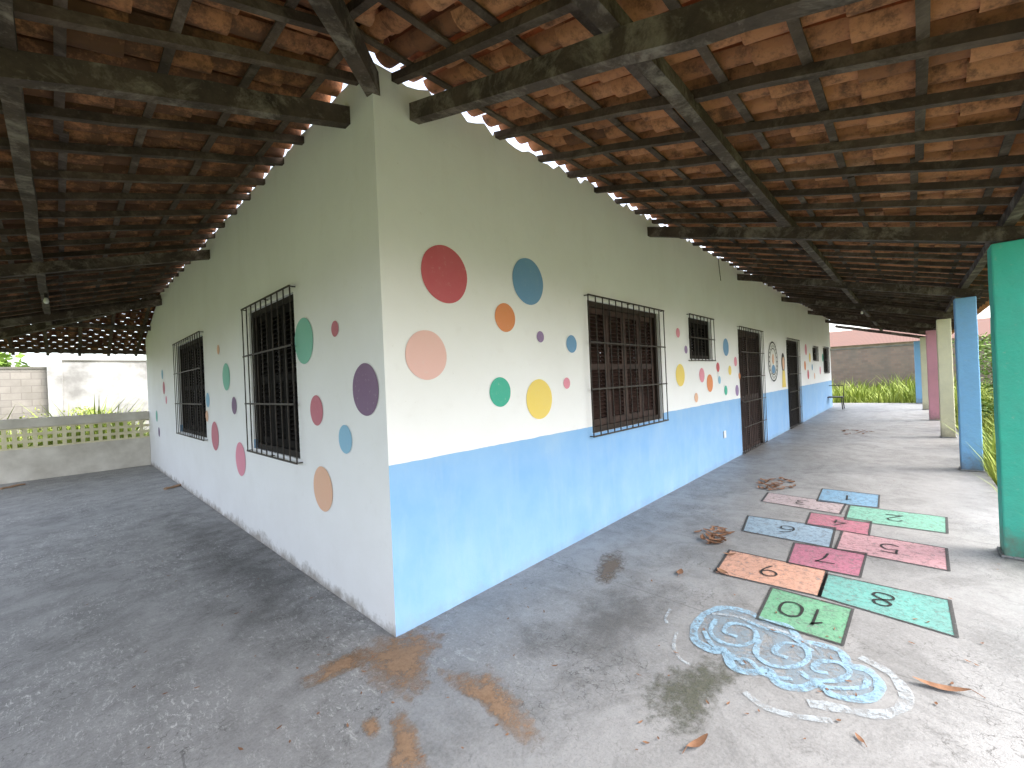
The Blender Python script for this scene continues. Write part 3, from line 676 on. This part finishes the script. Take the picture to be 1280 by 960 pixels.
def grass(name,reg,n,h0,h1,lab,w=.02):
    g=MB()
    for i in range(n):
        x=random.uniform(reg[0],reg[1]);y=random.uniform(reg[2],reg[3])
        k=.35+1.5*max(0,noise.noise(Vector((x*.7,y*.7,3)))+.3)
        h=random.uniform(h0,h1)*k; a=random.uniform(0,6.28); l=random.uniform(.1,.9)*h; ww=w*random.uniform(.6,1.5)
        d=Vector((math.cos(a),math.sin(a),0)); s=Vector((-d.y,d.x,0)); b=Vector((x,y,-.12))
        g.add([b-s*ww/2,b+s*ww/2,b+d*l*.4+s*ww*.4+Vector((0,0,h*.6)),b+d*l*.4-s*ww*.4+Vector((0,0,h*.6)),b+d*l+Vector((0,0,h))],[(0,1,2,3),(3,2,4)],random.random())
    o=g.build(name,M_gr); tag(o,lab,'grass',kind='stuff')
grass('grass',(23.1,29.9,-2.5,7.5),9000,.2,.85,'tall bright green grass beyond the far end of the floor',.04)
grass('grass',(4,23,-2.8,-.72),13000,.22,.55,'grass growing along the outside of the porch columns',.022)
grass('weeds',(-4.0,1.6,13.3,18.4),8000,.4,1.05,'tall bright weeds behind the low pierced wall',.04)
def shrub(name,x,y,h,r,n,lab,size=.09,grp=None,cat_='bush',mat=None):
    e=empty(name,(x,y,-.12),lab,cat_,grp)
    g=MB(); tips=[]
    for k in range(6):
        a=random.uniform(0,6.28); q=Vector((x+r*.6*math.cos(a),y+r*.6*math.sin(a),h*random.uniform(.55,.9))); tips.append(q)
        mid=Vector((x+r*.15*math.cos(a),y+r*.15*math.sin(a),h*.35)); g.tube([(x,y,-.13),mid,q],[.04*h/2,.025*h/2,.008],6)
    g.build('trunk',M_bark,e)
    g=MB(); cl_=[(t,random.uniform(.35,.55)*r) for t in tips]+[(Vector((x+random.gauss(0,r*.45),y+random.gauss(0,r*.45),random.uniform(.15,.9)*h)),random.uniform(.25,.5)*r) for _ in range(14)]
    for i in range(n):
        c,rr_=random.choice(cl_); v=Vector((random.gauss(0,1),random.gauss(0,1),random.gauss(0,.8))).normalized()*rr_*random.random()**.4
        p=c+v; p.z=max(p.z,-.1); d=Vector((random.gauss(0,1),random.gauss(0,1),random.gauss(-.2,.6))).normalized(); s=d.cross(Vector((random.gauss(0,1),random.gauss(0,1),random.gauss(0,1)))).normalized()
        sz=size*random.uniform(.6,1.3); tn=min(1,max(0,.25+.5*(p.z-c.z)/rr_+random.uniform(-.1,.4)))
        g.add([p,p+d*sz*.5+s*sz*.25,p+d*sz,p+d*sz*.5-s*sz*.25],[(0,1,2,3)],tn)
    g.build('crown',mat or M_lf,e)
for i,(x,y,h,r,lab) in enumerate(((11.0,-1.55,1.5,.55,'low leafy bush just outside the porch between the green and blue columns'),(14.2,-2.2,2.3,.9,'leafy bush beside the cream and pink columns'),(18,-2.4,2.7,1.1,'tall bush farther along the porch side'),(24.5,-2.6,2.6,1.3,'bush beyond the last blue column'),(16.5,-4.2,4.2,1.6,'tall green tree at the right edge beyond the bushes'))):
    shrub('bush' if i<4 else 'tree',x,y,h,r,2200,lab,.11,'bushes outside the columns' if i<4 else None,'bush' if i<4 else 'tree')
for x,y,h,r,lab in((-.2,15.5,1.25,.55,'bright weed clump in front of the pillar of the white boundary wall'),(-1.9,16,1.0,.6,'bright weed clump in front of the grey block wall'),(.6,16.5,1.35,.5,'weed clump close to the end of the white wall')):
    shrub('bush',x,y,h,r,1100,lab,.08,'weed clumps behind the low wall',mat=M_gr)
shrub('tree',-2.2,26,3.6,1.6,1500,'green treetop showing above the grey block wall',.3,None,'tree')
# ---------------------------------------------------------------- light
w=bpy.data.worlds.new('World'); sc.world=w; w.use_nodes=True; nt=w.node_tree; bg=nt.nodes['Background']
sky=N(nt,'ShaderNodeTexSky',sky_type='NISHITA'); sky.sun_disc=False; sky.sun_elevation=R(48); sky.sun_rotation=R(150); sky.dust_density=4; sky.air_density=1
hs=N(nt,'ShaderNodeHueSaturation'); hs.inputs['Saturation'].default_value=.5; L(nt,sky.outputs[0],hs.inputs['Color']); L(nt,hs.outputs[0],bg.inputs[0]); bg.inputs[1].default_value=.80
sd=bpy.data.lights.new('sun','SUN'); sd.energy=.5; sd.angle=R(25); sd.color=(1,.98,.95); so=bpy.data.objects.new('sun',sd); col.objects.link(so)
az=R(150); el=R(48); dv=Vector((math.sin(az)*math.cos(el),math.cos(az)*math.cos(el),math.sin(el))); so.rotation_euler=dv.to_track_quat('Z','Y').to_euler(); so.location=(0,-10,20)
sc.view_settings.view_transform='Standard'; sc.view_settings.look='None'; sc.view_settings.exposure=0
